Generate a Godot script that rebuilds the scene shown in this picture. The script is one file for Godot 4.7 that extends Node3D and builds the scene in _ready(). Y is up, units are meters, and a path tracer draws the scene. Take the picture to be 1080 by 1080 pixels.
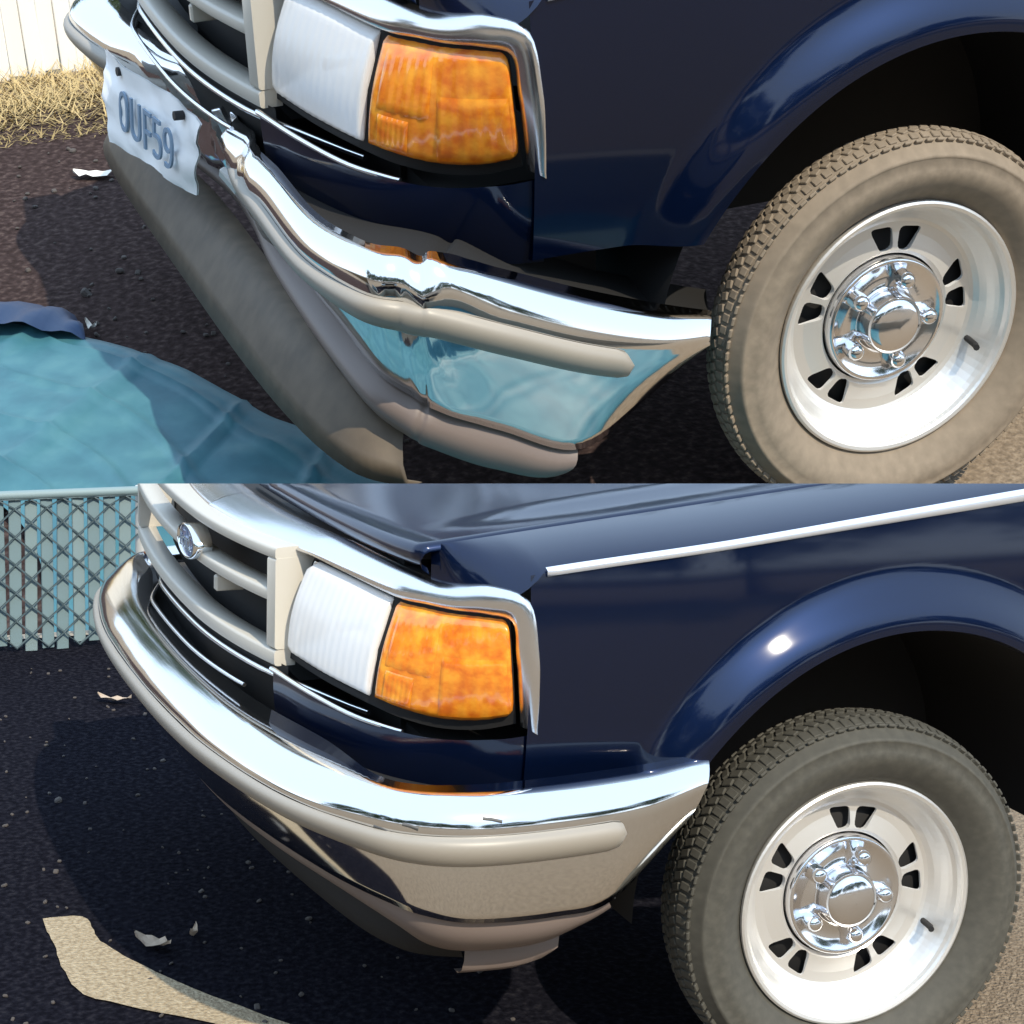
extends Node3D
# Two navy pickup trucks, one on a sloping lot above the other: the upper one with a bent bumper, the lower one repaired.

const EYE := Vector3(3.24971, 1.50236, 1.69800)
const CUT := Vector3(0.170848, -0.984723, 0.036822)   # the lower truck is only built below this plane through its hood
const UPPER := Transform3D(
	Vector3(2.490642, -0.744964, -0.041578), Vector3(0.739713, 2.446452, 0.477177),
	Vector3(-0.097601, -0.468936, 2.555499), Vector3(-5.370276, 0.674806, -2.845771))
const SUN := Vector3(0.745, 0.665, -0.03)

var M := {}
var clipping := false
var rng := RandomNumberGenerator.new()
var used := {}

# ---------------------------------------------------------------- geometry helpers
class Geo:
	var v := PackedVector3Array()
	var s := PackedInt32Array()
	func tri(a: Vector3, b: Vector3, c: Vector3, g := 0) -> void:
		v.append(a); v.append(b); v.append(c); s.append(g)
	func quad(a: Vector3, b: Vector3, c: Vector3, d: Vector3, g := 0) -> void:
		tri(a, b, c, g); tri(a, c, d, g)
	func grid(rows: Array, g := 0, closed := false) -> void:
		for i in range(rows.size() - 1):
			var p: PackedVector3Array = rows[i]
			var q: PackedVector3Array = rows[i + 1]
			var n := p.size()
			for j in range(n if closed else n - 1):
				var k := (j + 1) % n
				quad(p[j], p[k], q[k], q[j], g)
	func box(c: Vector3, h: Vector3, b := Basis.IDENTITY, bev := 0.0) -> void:
		# a box with chamfered edges: half size h, chamfer bev
		var m := minf(bev, minf(h.x, minf(h.y, h.z)) * 0.8)
		if m <= 0.0:
			for ax in 3:
				for sg in [-1.0, 1.0]:
					var n := Vector3.ZERO; n[ax] = sg
					var u := Vector3.ZERO; u[(ax + 1) % 3] = 1.0
					var w := Vector3.ZERO; w[(ax + 2) % 3] = sg
					quad(c + b * (h * (n - u - w)), c + b * (h * (n - u + w)), c + b * (h * (n + u + w)), c + b * (h * (n + u - w)), -1)
			return
		for ax in 3:
			var u := (ax + 1) % 3
			var w := (ax + 2) % 3
			for sg in [-1.0, 1.0]:
				var pts := []
				for k in [[-1, -1], [-1, 1], [1, 1], [1, -1]]:
					var p := Vector3.ZERO
					p[ax] = sg * h[ax]; p[u] = k[0] * (h[u] - m); p[w] = k[1] * sg * (h[w] - m)
					pts.append(c + b * p)
				quad(pts[0], pts[1], pts[2], pts[3], -1)
			for su in [-1.0, 1.0]:
				for sw in [-1.0, 1.0]:
					var e := []
					for k in [[-1, 0], [1, 0], [1, 1], [-1, 1]]:
						var p := Vector3.ZERO
						p[ax] = k[0] * (h[ax] - m)
						p[u] = su * (h[u] - (m if k[1] == 0 else 0.0)); p[w] = sw * (h[w] - (0.0 if k[1] == 0 else m))
						e.append(c + b * p)
					if su * sw < 0: quad(e[0], e[1], e[2], e[3], -1)
					else: quad(e[3], e[2], e[1], e[0], -1)
		for sx in [-1.0, 1.0]:
			for sy in [-1.0, 1.0]:
				for sz in [-1.0, 1.0]:
					var a := c + b * Vector3(sx * h.x, sy * (h.y - m), sz * (h.z - m))
					var d := c + b * Vector3(sx * (h.x - m), sy * h.y, sz * (h.z - m))
					var e2 := c + b * Vector3(sx * (h.x - m), sy * (h.y - m), sz * h.z)
					if sx * sy * sz > 0: tri(a, e2, d, -1)
					else: tri(a, d, e2, -1)
	func tube(path: Array, r: float, n := 8, caps := true) -> void:
		var rows := []
		var up := Vector3.UP
		for i in path.size():
			var p: Vector3 = path[i]
			var t: Vector3 = (path[mini(i + 1, path.size() - 1)] - path[maxi(i - 1, 0)]).normalized()
			if absf(t.dot(up)) > 0.95: up = Vector3.RIGHT
			var a := t.cross(up).normalized()
			var bb := a.cross(t).normalized()
			var ring := PackedVector3Array()
			for k in n:
				var f := TAU * k / n
				ring.append(p + (a * cos(f) + bb * sin(f)) * r)
			rows.append(ring)
		grid(rows, 0, true)
		if caps:
			for e in [0, rows.size() - 1]:
				for k in range(1, n - 1):
					tri(rows[e][0], rows[e][k if e else k + 1], rows[e][k + 1 if e else k], -1)
	func lathe(prof: Array, n: int, g := 0) -> void:
		# profile of Vector2(radius, x) spun about the x axis
		var rows := []
		for q in prof:
			var ring := PackedVector3Array()
			for k in n:
				var f := TAU * k / n
				ring.append(Vector3(q.y, q.x * cos(f), q.x * sin(f)))
			rows.append(ring)
		grid(rows, g, true)

func cat(a: Vector3, b: Vector3, c: Vector3, d: Vector3, t: float) -> Vector3:
	return 0.5 * (2.0 * b + (c - a) * t + (2.0 * a - 5.0 * b + 4.0 * c - d) * t * t + (3.0 * b - a - 3.0 * c + d) * t * t * t)

func spline(pts: Array, m: int) -> Array:
	var out := []
	var n := pts.size()
	for i in range(n - 1):
		for k in m:
			out.append(cat(pts[maxi(i - 1, 0)], pts[i], pts[i + 1], pts[mini(i + 2, n - 1)], float(k) / m))
	out.append(pts[n - 1])
	return out

func mirrored(pts: Array) -> Array:
	# a half curve that starts at x = 0 .. far: returns far(-x) .. 0 .. far(+x)
	var out := []
	for i in range(pts.size() - 1, 0, -1): out.append(Vector3(-pts[i].x, pts[i].y, pts[i].z))
	out.append_array(pts)
	return out

func numbered(called: String) -> String:
	var n: int = used.get(called, 0)
	used[called] = n + 1
	return called if n == 0 else "%s_%03d" % [called, n]

func mesh_of(g: Geo) -> ArrayMesh:
	var st := SurfaceTool.new()
	st.begin(Mesh.PRIMITIVE_TRIANGLES)
	for i in g.s.size():
		var p := [g.v[3 * i], g.v[3 * i + 1], g.v[3 * i + 2]]
		if clipping:
			var d := []
			for q in p: d.append((q - EYE).dot(CUT))
			if d[0] < 0.0 and d[1] < 0.0 and d[2] < 0.0: continue
			if d[0] < 0.0 or d[1] < 0.0 or d[2] < 0.0:
				var poly := []
				for k in 3:
					var l := (k + 1) % 3
					if d[k] >= 0.0: poly.append(p[k])
					if (d[k] >= 0.0) != (d[l] >= 0.0): poly.append(p[k].lerp(p[l], d[k] / (d[k] - d[l])))
				for k in range(1, poly.size() - 1):
					st.set_smooth_group(g.s[i])
					st.add_vertex(poly[0]); st.set_smooth_group(g.s[i]); st.add_vertex(poly[k]); st.set_smooth_group(g.s[i]); st.add_vertex(poly[k + 1])
				continue
		for q in p:
			st.set_smooth_group(g.s[i])
			st.add_vertex(q)
	st.generate_normals()
	return st.commit()

func put(called: String, g: Geo, m: Material, parent: Node) -> MeshInstance3D:
	var o := MeshInstance3D.new()
	o.name = numbered(called) if parent == self else called
	o.mesh = mesh_of(g)
	o.material_override = m
	parent.add_child(o, true)
	return o

func thing(called: String, label: String, category: String, xf := Transform3D.IDENTITY, group := "") -> Node3D:
	var o := Node3D.new()
	o.name = numbered(called)
	o.transform = xf
	add_child(o, true)
	tag(o, label, category, group)
	return o

func tag(o: Node, label: String, category: String, group := "") -> void:
	o.set_meta("label", label); o.set_meta("category", category)
	if group: o.set_meta("group", group)

func structure(called: String, g: Geo, m: Material, xf := Transform3D.IDENTITY) -> MeshInstance3D:
	var o := put(called, g, m, self)
	o.transform = xf
	o.set_meta("kind", "structure")
	return o

# ---------------------------------------------------------------- materials
func lin(r: float, g: float, b: float) -> Color:
	return Color(r, g, b).linear_to_srgb()

func plain(c: Color, rough: float, metal := 0.0, coat := 0.0) -> StandardMaterial3D:
	var m := StandardMaterial3D.new()
	m.albedo_color = c
	m.roughness = rough
	m.metallic = metal
	if coat > 0.0:
		m.clearcoat_enabled = true
		m.clearcoat = coat
		m.clearcoat_roughness = 0.03
	return m

func noise_tex(freq: float, ramp: Array, seed_: int, octaves := 5, size := 512) -> NoiseTexture2D:
	var f := FastNoiseLite.new()
	f.seed = seed_; f.frequency = freq; f.fractal_octaves = octaves
	f.noise_type = FastNoiseLite.TYPE_SIMPLEX_SMOOTH
	var t := NoiseTexture2D.new()
	t.width = size; t.height = size; t.seamless = true; t.noise = f
	var gr := Gradient.new()
	var offs := PackedFloat32Array(); var cols := PackedColorArray()
	for q in ramp:
		offs.append(q[0]); cols.append(q[1])
	gr.offsets = offs; gr.colors = cols
	t.color_ramp = gr
	return t

func rough_surface(freq: float, ramp: Array, scale: float, rough: float, seed_: int, relief := 0.0) -> StandardMaterial3D:
	var m := StandardMaterial3D.new()
	m.albedo_texture = noise_tex(freq, ramp, seed_)
	m.roughness = rough
	m.uv1_triplanar = true
	m.uv1_scale = Vector3.ONE * scale
	if relief > 0.0:
		m.heightmap_enabled = true
		m.heightmap_scale = relief
		m.heightmap_texture = noise_tex(freq * 1.7, [[0.0, Color.BLACK], [1.0, Color.WHITE]], seed_ + 5)
	return m

func make_materials() -> void:
	M.paint = plain(lin(0.0020, 0.0080, 0.035), 0.42, 0.75, 0.9)
	M.paint.clearcoat_roughness = 0.07
	M.paint.metallic_specular = 0.2
	M.chrome = plain(lin(0.78, 0.78, 0.78), 0.09, 1.0)
	M.satin = plain(lin(0.78, 0.78, 0.80), 0.22, 1.0)
	M.alloy = plain(lin(0.80, 0.79, 0.77), 0.38, 0.75)
	M.hub = plain(lin(0.82, 0.82, 0.84), 0.12, 1.0)
	M.strip = plain(lin(0.29, 0.262, 0.222), 0.42)
	M.lip = plain(lin(0.16, 0.125, 0.11), 0.45)
	M.dam = rough_surface(0.02, [[0.2, lin(0.068, 0.050, 0.032)], [0.8, lin(0.110, 0.082, 0.054)]], 2.0, 0.6, 21)
	M.grille = plain(lin(0.52, 0.49, 0.43), 0.38)
	M.black = plain(lin(0.008, 0.008, 0.009), 0.8)
	M.dark_metal = plain(lin(0.03, 0.03, 0.032), 0.55, 0.3)
	M.steel = plain(lin(0.10, 0.10, 0.10), 0.6, 0.5)
	M.lens = plain(lin(0.88, 0.88, 0.89), 0.25, 0.0, 0.6)
	M.amber = rough_surface(0.016, [[0.25, lin(0.66, 0.135, 0.010)], [0.5, lin(0.80, 0.24, 0.014)], [0.75, lin(0.92, 0.37, 0.03)]], 4.0, 0.25, 14)
	M.amber.clearcoat_enabled = true
	M.amber.clearcoat = 1.0
	M.amber.clearcoat_roughness = 0.04
	M.clear = plain(Color(0.96, 0.96, 0.96, 0.64), 0.2)
	M.clear.transparency = BaseMaterial3D.TRANSPARENCY_ALPHA
	M.reflector = plain(lin(0.90, 0.90, 0.90), 0.3, 0.8)
	M.stripe = plain(lin(0.70, 0.74, 0.82), 0.2, 0.6)
	M.emblem_blue = plain(lin(0.05, 0.12, 0.35), 0.2, 0.0, 1.0)
	M.rubber = rough_surface(0.03, [[0.1, lin(0.050, 0.048, 0.040)], [0.9, lin(0.082, 0.078, 0.064)]], 3.0, 0.75, 3)
	M.dusty_overlit = rough_surface(0.025, [[0.1, lin(0.185, 0.15, 0.112)], [0.9, lin(0.265, 0.215, 0.162)]], 3.0, 0.85, 4)  # dust tan, brightened further to put overexposure into the tyre colour
	M.shade_ground = rough_surface(0.06, [[0.25, lin(0.005, 0.005, 0.008)], [0.6, lin(0.010, 0.010, 0.015)], [0.9, lin(0.022, 0.021, 0.026)]], 1.6, 0.95, 7, 0.2)  # near-black ground: the truck's shade is put into this colour
	M.shade_ground.metallic_specular = 0.1
	M.shade_brown = rough_surface(0.05, [[0.25, lin(0.028, 0.019, 0.018)], [0.6, lin(0.045, 0.031, 0.030)], [0.85, lin(0.08, 0.058, 0.052)]], 1.6, 0.95, 8, 0.6)  # brown ground with shade put into its colour
	M.shade_brown.metallic_specular = 0.15
	M.sand = rough_surface(0.05, [[0.15, lin(0.145, 0.108, 0.072)], [0.5, lin(0.215, 0.162, 0.110)], [0.9, lin(0.30, 0.235, 0.165)]], 2.2, 0.95, 9, 0.5)
	M.sunlit_sand = rough_surface(0.06, [[0.15, lin(0.26, 0.20, 0.125)], [0.5, lin(0.36, 0.285, 0.185)], [0.9, lin(0.46, 0.38, 0.26)]], 2.2, 0.95, 19, 0.3)  # lighter copy of the sand, sunlight put into its colour
	M.concrete = rough_surface(0.04, [[0.1, lin(0.26, 0.22, 0.17)], [0.9, lin(0.36, 0.31, 0.25)]], 1.0, 0.9, 10)
	M.tarp = rough_surface(0.012, [[0.2, lin(0.030, 0.120, 0.160)], [0.55, lin(0.042, 0.150, 0.190)], [0.85, lin(0.060, 0.180, 0.215)]], 1.4, 0.5, 11)
	M.tarp_under = plain(lin(0.004, 0.022, 0.075), 0.5)
	M.slat = plain(lin(0.155, 0.225, 0.245), 0.6)
	M.slat_worn = plain(lin(0.185, 0.255, 0.27), 0.6)
	M.slat_overlit = plain(lin(0.86, 0.85, 0.81), 0.7)  # slats of the same fence, overexposure painted in as white
	M.wire = plain(lin(0.07, 0.105, 0.12), 0.6, 0.0)
	M.rail = plain(lin(0.62, 0.62, 0.60), 0.45, 0.3)
	M.straw = plain(lin(0.46, 0.35, 0.17), 0.9)
	M.straw_dark = plain(lin(0.26, 0.19, 0.08), 0.9)
	M.stone = plain(lin(0.07, 0.06, 0.055), 0.9)
	M.leaf = plain(lin(0.42, 0.33, 0.25), 0.9)
	M.paper = plain(lin(0.75, 0.72, 0.66), 0.8)
	M.bark = plain(lin(0.06, 0.045, 0.03), 0.9)
	M.foliage = plain(lin(0.045, 0.075, 0.02), 0.7)
	M.plate = plain(lin(0.88, 0.88, 0.88), 0.45)
	M.plate_ink = plain(lin(0.20, 0.29, 0.40), 0.5)

# ---------------------------------------------------------------- truck
func crease_y(z: float) -> float:
	return 0.904 + 0.097 * (0.57 - z)

func hood_y(z: float) -> float:
	return crease_y(z) + 0.035

func side_x(y: float, z: float) -> float:
	var x := 0.812 + 0.020 * smoothstep(0.60, 0.25, z)
	x -= 0.016 * pow((y - 0.74) / 0.2, 2.0)
	var r := Vector2(y - 0.345, z + 0.04).length()
	var s := (r - 0.445) / 0.095
	x += 0.036 * (1.0 - smoothstep(0.1, 1.0, s))
	return x

func build_fender(t: Node3D) -> void:
	var rows := []
	var lips := []
	var z := 0.600
	while z > -0.78:
		var d := absf(z + 0.04)
		var yb := 0.54 if z > 0.0 else 0.46
		if d < 0.445: yb = maxf(yb, 0.345 + sqrt(0.445 * 0.445 - d * d))
		var yt := crease_y(z)
		var row := PackedVector3Array()
		for k in 45:
			var y := lerpf(yb, yt, float(k) / 44.0)
			row.append(Vector3(side_x(y, z), y, z))
		rows.append(row)
		var e := row[0]
		lips.append(PackedVector3Array([e + Vector3(-0.045, 0.012, 0), e + Vector3(-0.012, -0.004, 0), e]))
		z -= 0.012
	var g := Geo.new()
	g.grid(rows, 1)
	g.grid(lips, 2)
	# the rounded top of the fender, from the crease in to the hood gap
	var front := [Vector3(0.60, 0.880, 0.724), Vector3(0.63, 0.878, 0.716), Vector3(0.676, 0.872, 0.690), Vector3(0.715, 0.874, 0.668), Vector3(0.765, 0.880, 0.640), Vector3(0.800, 0.876, 0.614), Vector3(0.811, crease_y(0.586) + 0.004, 0.586)]
	var tops := []
	z = 0.700
	while z > -0.78:
		var yc := crease_y(z)
		var xo := side_x(yc, z)
		var yo := yc
		if z > 0.586:
			for q in range(front.size() - 1):
				if z <= front[q].z and z >= front[q + 1].z:
					var e: Vector3 = front[q].lerp(front[q + 1], (front[q].z - z) / (front[q].z - front[q + 1].z))
					xo = e.x + 0.002
					yo = e.y - 0.004
		var row := PackedVector3Array()
		var xi := minf(0.676, xo - 0.004)
		for k in 13:
			var f := k / 12.0
			var a := f * PI * 0.5
			row.append(Vector3(lerpf(xi, xo, sin(a) * 0.45 + f * 0.55), lerpf(hood_y(z), yo, (1.0 - cos(a)) * 0.62 + f * 0.38), z))
		tops.append(row)
		z -= 0.012
	g.grid(tops, 3)
	put("fender", g, M.paint, t)
	# bright stripe along the crease
	var s := Geo.new()
	var strip := []
	z = 0.575
	while z > -0.70:
		var w := 0.0045 + 0.003 * smoothstep(0.3, -0.3, z)
		var yc := crease_y(z)
		var x := side_x(yc, z)
		strip.append(PackedVector3Array([Vector3(x - 0.004, yc + w + 0.003, z), Vector3(x + 0.004, yc + w, z), Vector3(x + 0.0045, yc - w, z), Vector3(x - 0.003, yc - w - 0.002, z)]))
		z -= 0.02
	s.grid(strip, 0)
	put("side_stripe", s, M.stripe, t)
	# inner wheel arch
	var w2 := Geo.new()
	var arch := []
	for k in 33:
		var a := lerpf(0.0, PI, k / 32.0)
		var y := 0.345 + 0.455 * sin(a)
		var zz := -0.04 + 0.455 * cos(a)
		arch.append(PackedVector3Array([Vector3(0.815, y, zz), Vector3(0.30, y, zz)]))
	w2.grid(arch, 0)
	var fan := []
	for k in 33:
		var p: Vector3 = arch[k][1]
		fan.append(PackedVector3Array([p, Vector3(0.30, 0.345, -0.04)]))
	w2.grid(fan, -1)
	put("wheel_arch_liner", w2, M.black, t)

func build_hood(t: Node3D) -> void:
	var g := Geo.new()
	var rows := []
	for i in 61:
		var x := lerpf(-0.672, 0.672, i / 60.0)
		var e := absf(x) / 0.672
		var zl := 0.760 - 0.030 * e * e - 0.015 * pow(e, 8.0)
		var row := PackedVector3Array([Vector3(x, hood_y(zl) - 0.034, zl - 0.004), Vector3(x, hood_y(zl) - 0.026, zl + 0.008), Vector3(x, hood_y(zl) - 0.012, zl + 0.010), Vector3(x, hood_y(zl) - 0.003, zl + 0.004)])
		for k in 40:
			var f := k / 39.0
			var z := lerpf(zl - 0.004, -0.75, f)
			var crown := 0.016 * (1.0 - e * e) * smoothstep(0.0, 0.3, f) + 0.007 * smoothstep(0.62, 0.56, absf(x)) * smoothstep(0.02, 0.2, f)
			row.append(Vector3(x, hood_y(z) + crown, z))
		if i == 0 or i == 60:
			var fl := row.duplicate()
			for k in fl.size(): fl[k] += Vector3(0.0015 * signf(x), -0.010, -0.003)
			if i == 0:
				rows.append(fl); rows.append(row)
			else:
				rows.append(row); rows.append(fl)
		else: rows.append(row)
	g.grid(rows, 0)
	put("hood", g, M.paint, t)
	# the structure under it: radiator support, engine bay and floor pan close the body
	var b := Geo.new()
	b.box(Vector3(0, 0.74, 0.68), Vector3(0.57, 0.14, 0.03))
	b.box(Vector3(0, 0.50, 0.05), Vector3(0.295, 0.12, 0.74))
	b.box(Vector3(0, 0.52, 0.58), Vector3(0.70, 0.10, 0.12))
	b.box(Vector3(0, 0.55, -0.66), Vector3(0.78, 0.10, 0.12))
	put("chassis", b, M.black, t)
	# added panel below the hood skin, keeps light out of the cut body
	var c := Geo.new()
	var rr := []
	for i in 15:
		var x := lerpf(-0.72, 0.70, i / 14.0)
		var row := PackedVector3Array()
		for k in 12:
			var z := lerpf(0.66, -0.75, k / 11.0)
			var y := hood_y(z) - 0.05
			if clipping:
				var top := EYE.y - (CUT.x * (x - EYE.x) + CUT.z * (z - EYE.z)) / CUT.y - 0.012
				y = minf(y, top)
			row.append(Vector3(x, y, z))
		rr.append(row)
	c.grid(rr, 0)
	put("hood_light_block", c, M.black, t)

const LENS_LOW := [Vector3(0.384, 0.690, 0.846), Vector3(0.50, 0.680, 0.820), Vector3(0.616, 0.670, 0.780), Vector3(0.665, 0.660, 0.745), Vector3(0.708, 0.654, 0.700), Vector3(0.752, 0.660, 0.652), Vector3(0.783, 0.674, 0.606)]
const LENS_TOP := [Vector3(0.406, 0.856, 0.814), Vector3(0.515, 0.848, 0.784), Vector3(0.624, 0.836, 0.746), Vector3(0.675, 0.834, 0.716), Vector3(0.715, 0.834, 0.690), Vector3(0.758, 0.836, 0.656), Vector3(0.789, 0.836, 0.624)]

func lens_point(u: float, v: float) -> Vector3:
	# u from 0 to 6 along the lamp, v from the bottom to the top edge
	var i := clampi(int(u), 0, 5)
	var f := u - i
	var a: Vector3 = cat(LENS_LOW[maxi(i - 1, 0)], LENS_LOW[i], LENS_LOW[i + 1], LENS_LOW[mini(i + 2, 6)], f)
	var b: Vector3 = cat(LENS_TOP[maxi(i - 1, 0)], LENS_TOP[i], LENS_TOP[i + 1], LENS_TOP[mini(i + 2, 6)], f)
	var p := a.lerp(b, v)
	var out := Vector3(0.35 + 0.13 * u, 0.0, 1.0 - 0.10 * u).normalized()
	return p + out * (0.014 * sin(v * PI) - 0.004)

func lens_patch(u0: float, u1: float, v0: float, v1: float, nu: int, nv: int, flutes: float, depth: float, edge := 0.006, ends := 0) -> Geo:
	var g := Geo.new()
	var rows := []
	for i in nu + 1:
		var fu := float(i) / nu
		var row := PackedVector3Array()
		for k in nv + 1:
			var fv := float(k) / nv
			var u := lerpf(u0, u1, fu)
			# rounded corners at the ends named in ends
			var near := 1.0
			if ends & 1: near = minf(near, fu / 0.10)
			if ends & 2: near = minf(near, (1.0 - fu) / 0.09)
			var inset := 0.13 * (1.0 - sqrt(maxf(0.0, 1.0 - pow(1.0 - near, 2.0)))) * (v1 - v0)
			var p := lens_point(u, lerpf(v0 + inset, v1 - inset, fv))
			var out := Vector3(0.35 + 0.13 * u, 0.0, 1.0 - 0.10 * u).normalized()
			var rim := minf(minf(fu, 1.0 - fu) * nu, minf(fv, 1.0 - fv) * nv)
			p += out * (depth * sin(fu * flutes * TAU) - (edge * 2.0 if rim < 0.5 else 0.0) - (edge * 0.3 if rim < 1.5 else 0.0))
			row.append(p)
		rows.append(row)
	g.grid(rows, 0)
	return g

func build_lamps(t: Node3D) -> void:
	var h := put("headlight", lens_patch(0.04, 1.93, 0.03, 0.97, 56, 24, 14.0, 0.0004, 0.006, 1), M.clear, t)
	h.set_meta("label", "clear white fluted headlight lens")
	var a := put("turn_signal", lens_patch(2.03, 5.93, 0.045, 0.97, 60, 24, 10.0, 0.0004, 0.006, 2), M.amber, t)
	a.set_meta("label", "amber wraparound turn signal lens")
	var rf := Geo.new()
	var rrows := []
	for i in 31:
		var fu := i / 30.0
		var row := PackedVector3Array()
		for k in 21:
			var fv := k / 20.0
			var u := lerpf(0.05, 1.92, fu)
			var out := Vector3(0.35 + 0.13 * u, 0.0, 1.0 - 0.10 * u).normalized()
			row.append(lens_point(u, lerpf(0.04, 0.96, fv)) - out * (0.012 + 0.050 * pow(sin(fu * PI) * sin(fv * PI), 0.6)))
		rrows.append(row)
	rf.grid(rrows, 0)
	put("reflector", rf, M.reflector, h)
	var bb := Geo.new()
	var bc := lens_point(1.0, 0.5) - Vector3(0.42, 0, 0.9).normalized() * 0.040
	bb.tube([bc - Vector3(0.004, 0, 0.02), bc + Vector3(0.004, 0, 0.012), bc + Vector3(0.005, 0, 0.016)], 0.010, 12)
	put("bulb_cap", bb, M.satin, h)
	# prism panels moulded in the amber lens
	for q in [[2.25, 3.75, 0.42, 0.90, 1], [2.3, 3.2, 0.10, 0.38, 1], [3.95, 5.75, 0.10, 0.62, 2]]:
		var gg := lens_patch(q[0], q[1], q[2], q[3], 26, 12, 6.0, 0.0004, 0.0010)
		for i in gg.v.size(): gg.v[i] += Vector3(0.0022, 0, 0.0016)
		put("lens_prism", gg, M.amber, a)
	# dark seal around and behind both lenses
	var s := Geo.new()
	var rows := []
	for i in 61:
		var u := 6.0 * i / 60.0
		var row := PackedVector3Array()
		var deep := 0.085 if u > 0.06 and u < 1.90 else 0.011
		for q in [[-0.035, 0.010], [0.02, 0.011], [0.06, deep], [0.5, deep], [0.94, deep], [0.98, 0.011], [1.03, 0.010]]:
			row.append(lens_point(u, q[0]) - Vector3(0.35 + 0.13 * u, 0, 1.0 - 0.10 * u).normalized() * q[1])
		rows.append(row)
	s.grid(rows, 0)
	put("lamp_seal", s, M.black, t)

func build_bezel(t: Node3D) -> void:
	var inner := [Vector3(0, 0.866, 0.876), Vector3(0.2, 0.866, 0.862), Vector3(0.36, 0.864, 0.830), Vector3(0.42, 0.862, 0.812), Vector3(0.52, 0.852, 0.783), Vector3(0.626, 0.841, 0.748), Vector3(0.675, 0.839, 0.716), Vector3(0.72, 0.839, 0.688), Vector3(0.765, 0.841, 0.652), Vector3(0.792, 0.832, 0.622), Vector3(0.794, 0.78, 0.615), Vector3(0.790, 0.73, 0.608), Vector3(0.785, 0.668, 0.600)]
	var outer := [Vector3(0, 0.890, 0.800), Vector3(0.2, 0.889, 0.788), Vector3(0.36, 0.887, 0.764), Vector3(0.42, 0.886, 0.752), Vector3(0.53, 0.883, 0.738), Vector3(0.63, 0.878, 0.716), Vector3(0.676, 0.872, 0.690), Vector3(0.715, 0.874, 0.668), Vector3(0.765, 0.880, 0.640), Vector3(0.812, 0.864, 0.604), Vector3(0.824, 0.79, 0.592), Vector3(0.822, 0.73, 0.588), Vector3(0.812, 0.662, 0.584)]
	var pa := spline(inner, 5)
	var pb := spline(outer, 5)
	var g := Geo.new()
	for sg in [1.0, -1.0]:
		var rows := []
		for i in pa.size():
			var a: Vector3 = pa[i]
			var b: Vector3 = pb[i]
			var o := Vector3(0.55 * smoothstep(0.5, 0.8, a.x) + 0.1, 0.35, 0.8 - 0.5 * smoothstep(0.5, 0.8, a.x)).normalized()
			var row := PackedVector3Array([a - o * 0.02, a, a.lerp(b, 0.2) + o * 0.007, a.lerp(b, 0.5) + o * 0.010, a.lerp(b, 0.8) + o * 0.007, b, b - o * 0.02])
			if sg < 0:
				for k in row.size(): row[k].x = -row[k].x
				row.reverse()
			rows.append(row)
		g.grid(rows, 0)
	var o := put("headlight_bezel", g, M.satin, t)
	o.set_meta("label", "bright silver trim over the grille and around the lamps")
	# thin bright line below the headlight
	var c := Geo.new()
	c.tube(spline([Vector3(0.385, 0.671, 0.866), Vector3(0.50, 0.661, 0.838), Vector3(0.61, 0.650, 0.798), Vector3(0.68, 0.642, 0.748)], 6), 0.0045, 6)
	put("lower_trim", c, M.satin, t)
	var bk := Geo.new()
	var br := []
	for b in mirrored(pb.slice(0, 31)):
		br.append(PackedVector3Array([b - Vector3(0, 0.006, 0.004), Vector3(b.x * 0.96, b.y - 0.012, b.z - 0.07)]))
	bk.grid(br, 0)
	put("header_panel", bk, M.black, t)

func grille_z(x: float) -> float:
	return 0.902 - (0.30 if x > 0.0 else 0.11) * x * x

func grille_bar(t: Node3D, y0: float, y1: float, x0: float, x1: float, depth := 0.075) -> void:
	var g := Geo.new()
	var rows := []
	var n := maxi(2, int(absf(x1 - x0) / 0.02))
	for i in n + 1:
		var x := lerpf(x0, x1, float(i) / n)
		var z := grille_z(x)
		var b := minf(0.005, (y1 - y0) * 0.3)
		rows.append(PackedVector3Array([Vector3(x, y0, z - depth), Vector3(x, y0, z - b), Vector3(x, y0 + b * 0.3, z - b * 0.3), Vector3(x, y0 + b, z), Vector3(x, y1 - b, z), Vector3(x, y1 - b * 0.3, z - b * 0.3), Vector3(x, y1, z - b), Vector3(x, y1 + 0.004, z - depth)]))
	g.grid(rows, 0, true)
	for e in [0, n]:
		var r: PackedVector3Array = rows[e]
		for k in range(1, 7): g.tri(r[0], r[k], r[k + 1], -1)
	put("grille_bar", g, M.grille, t)

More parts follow.
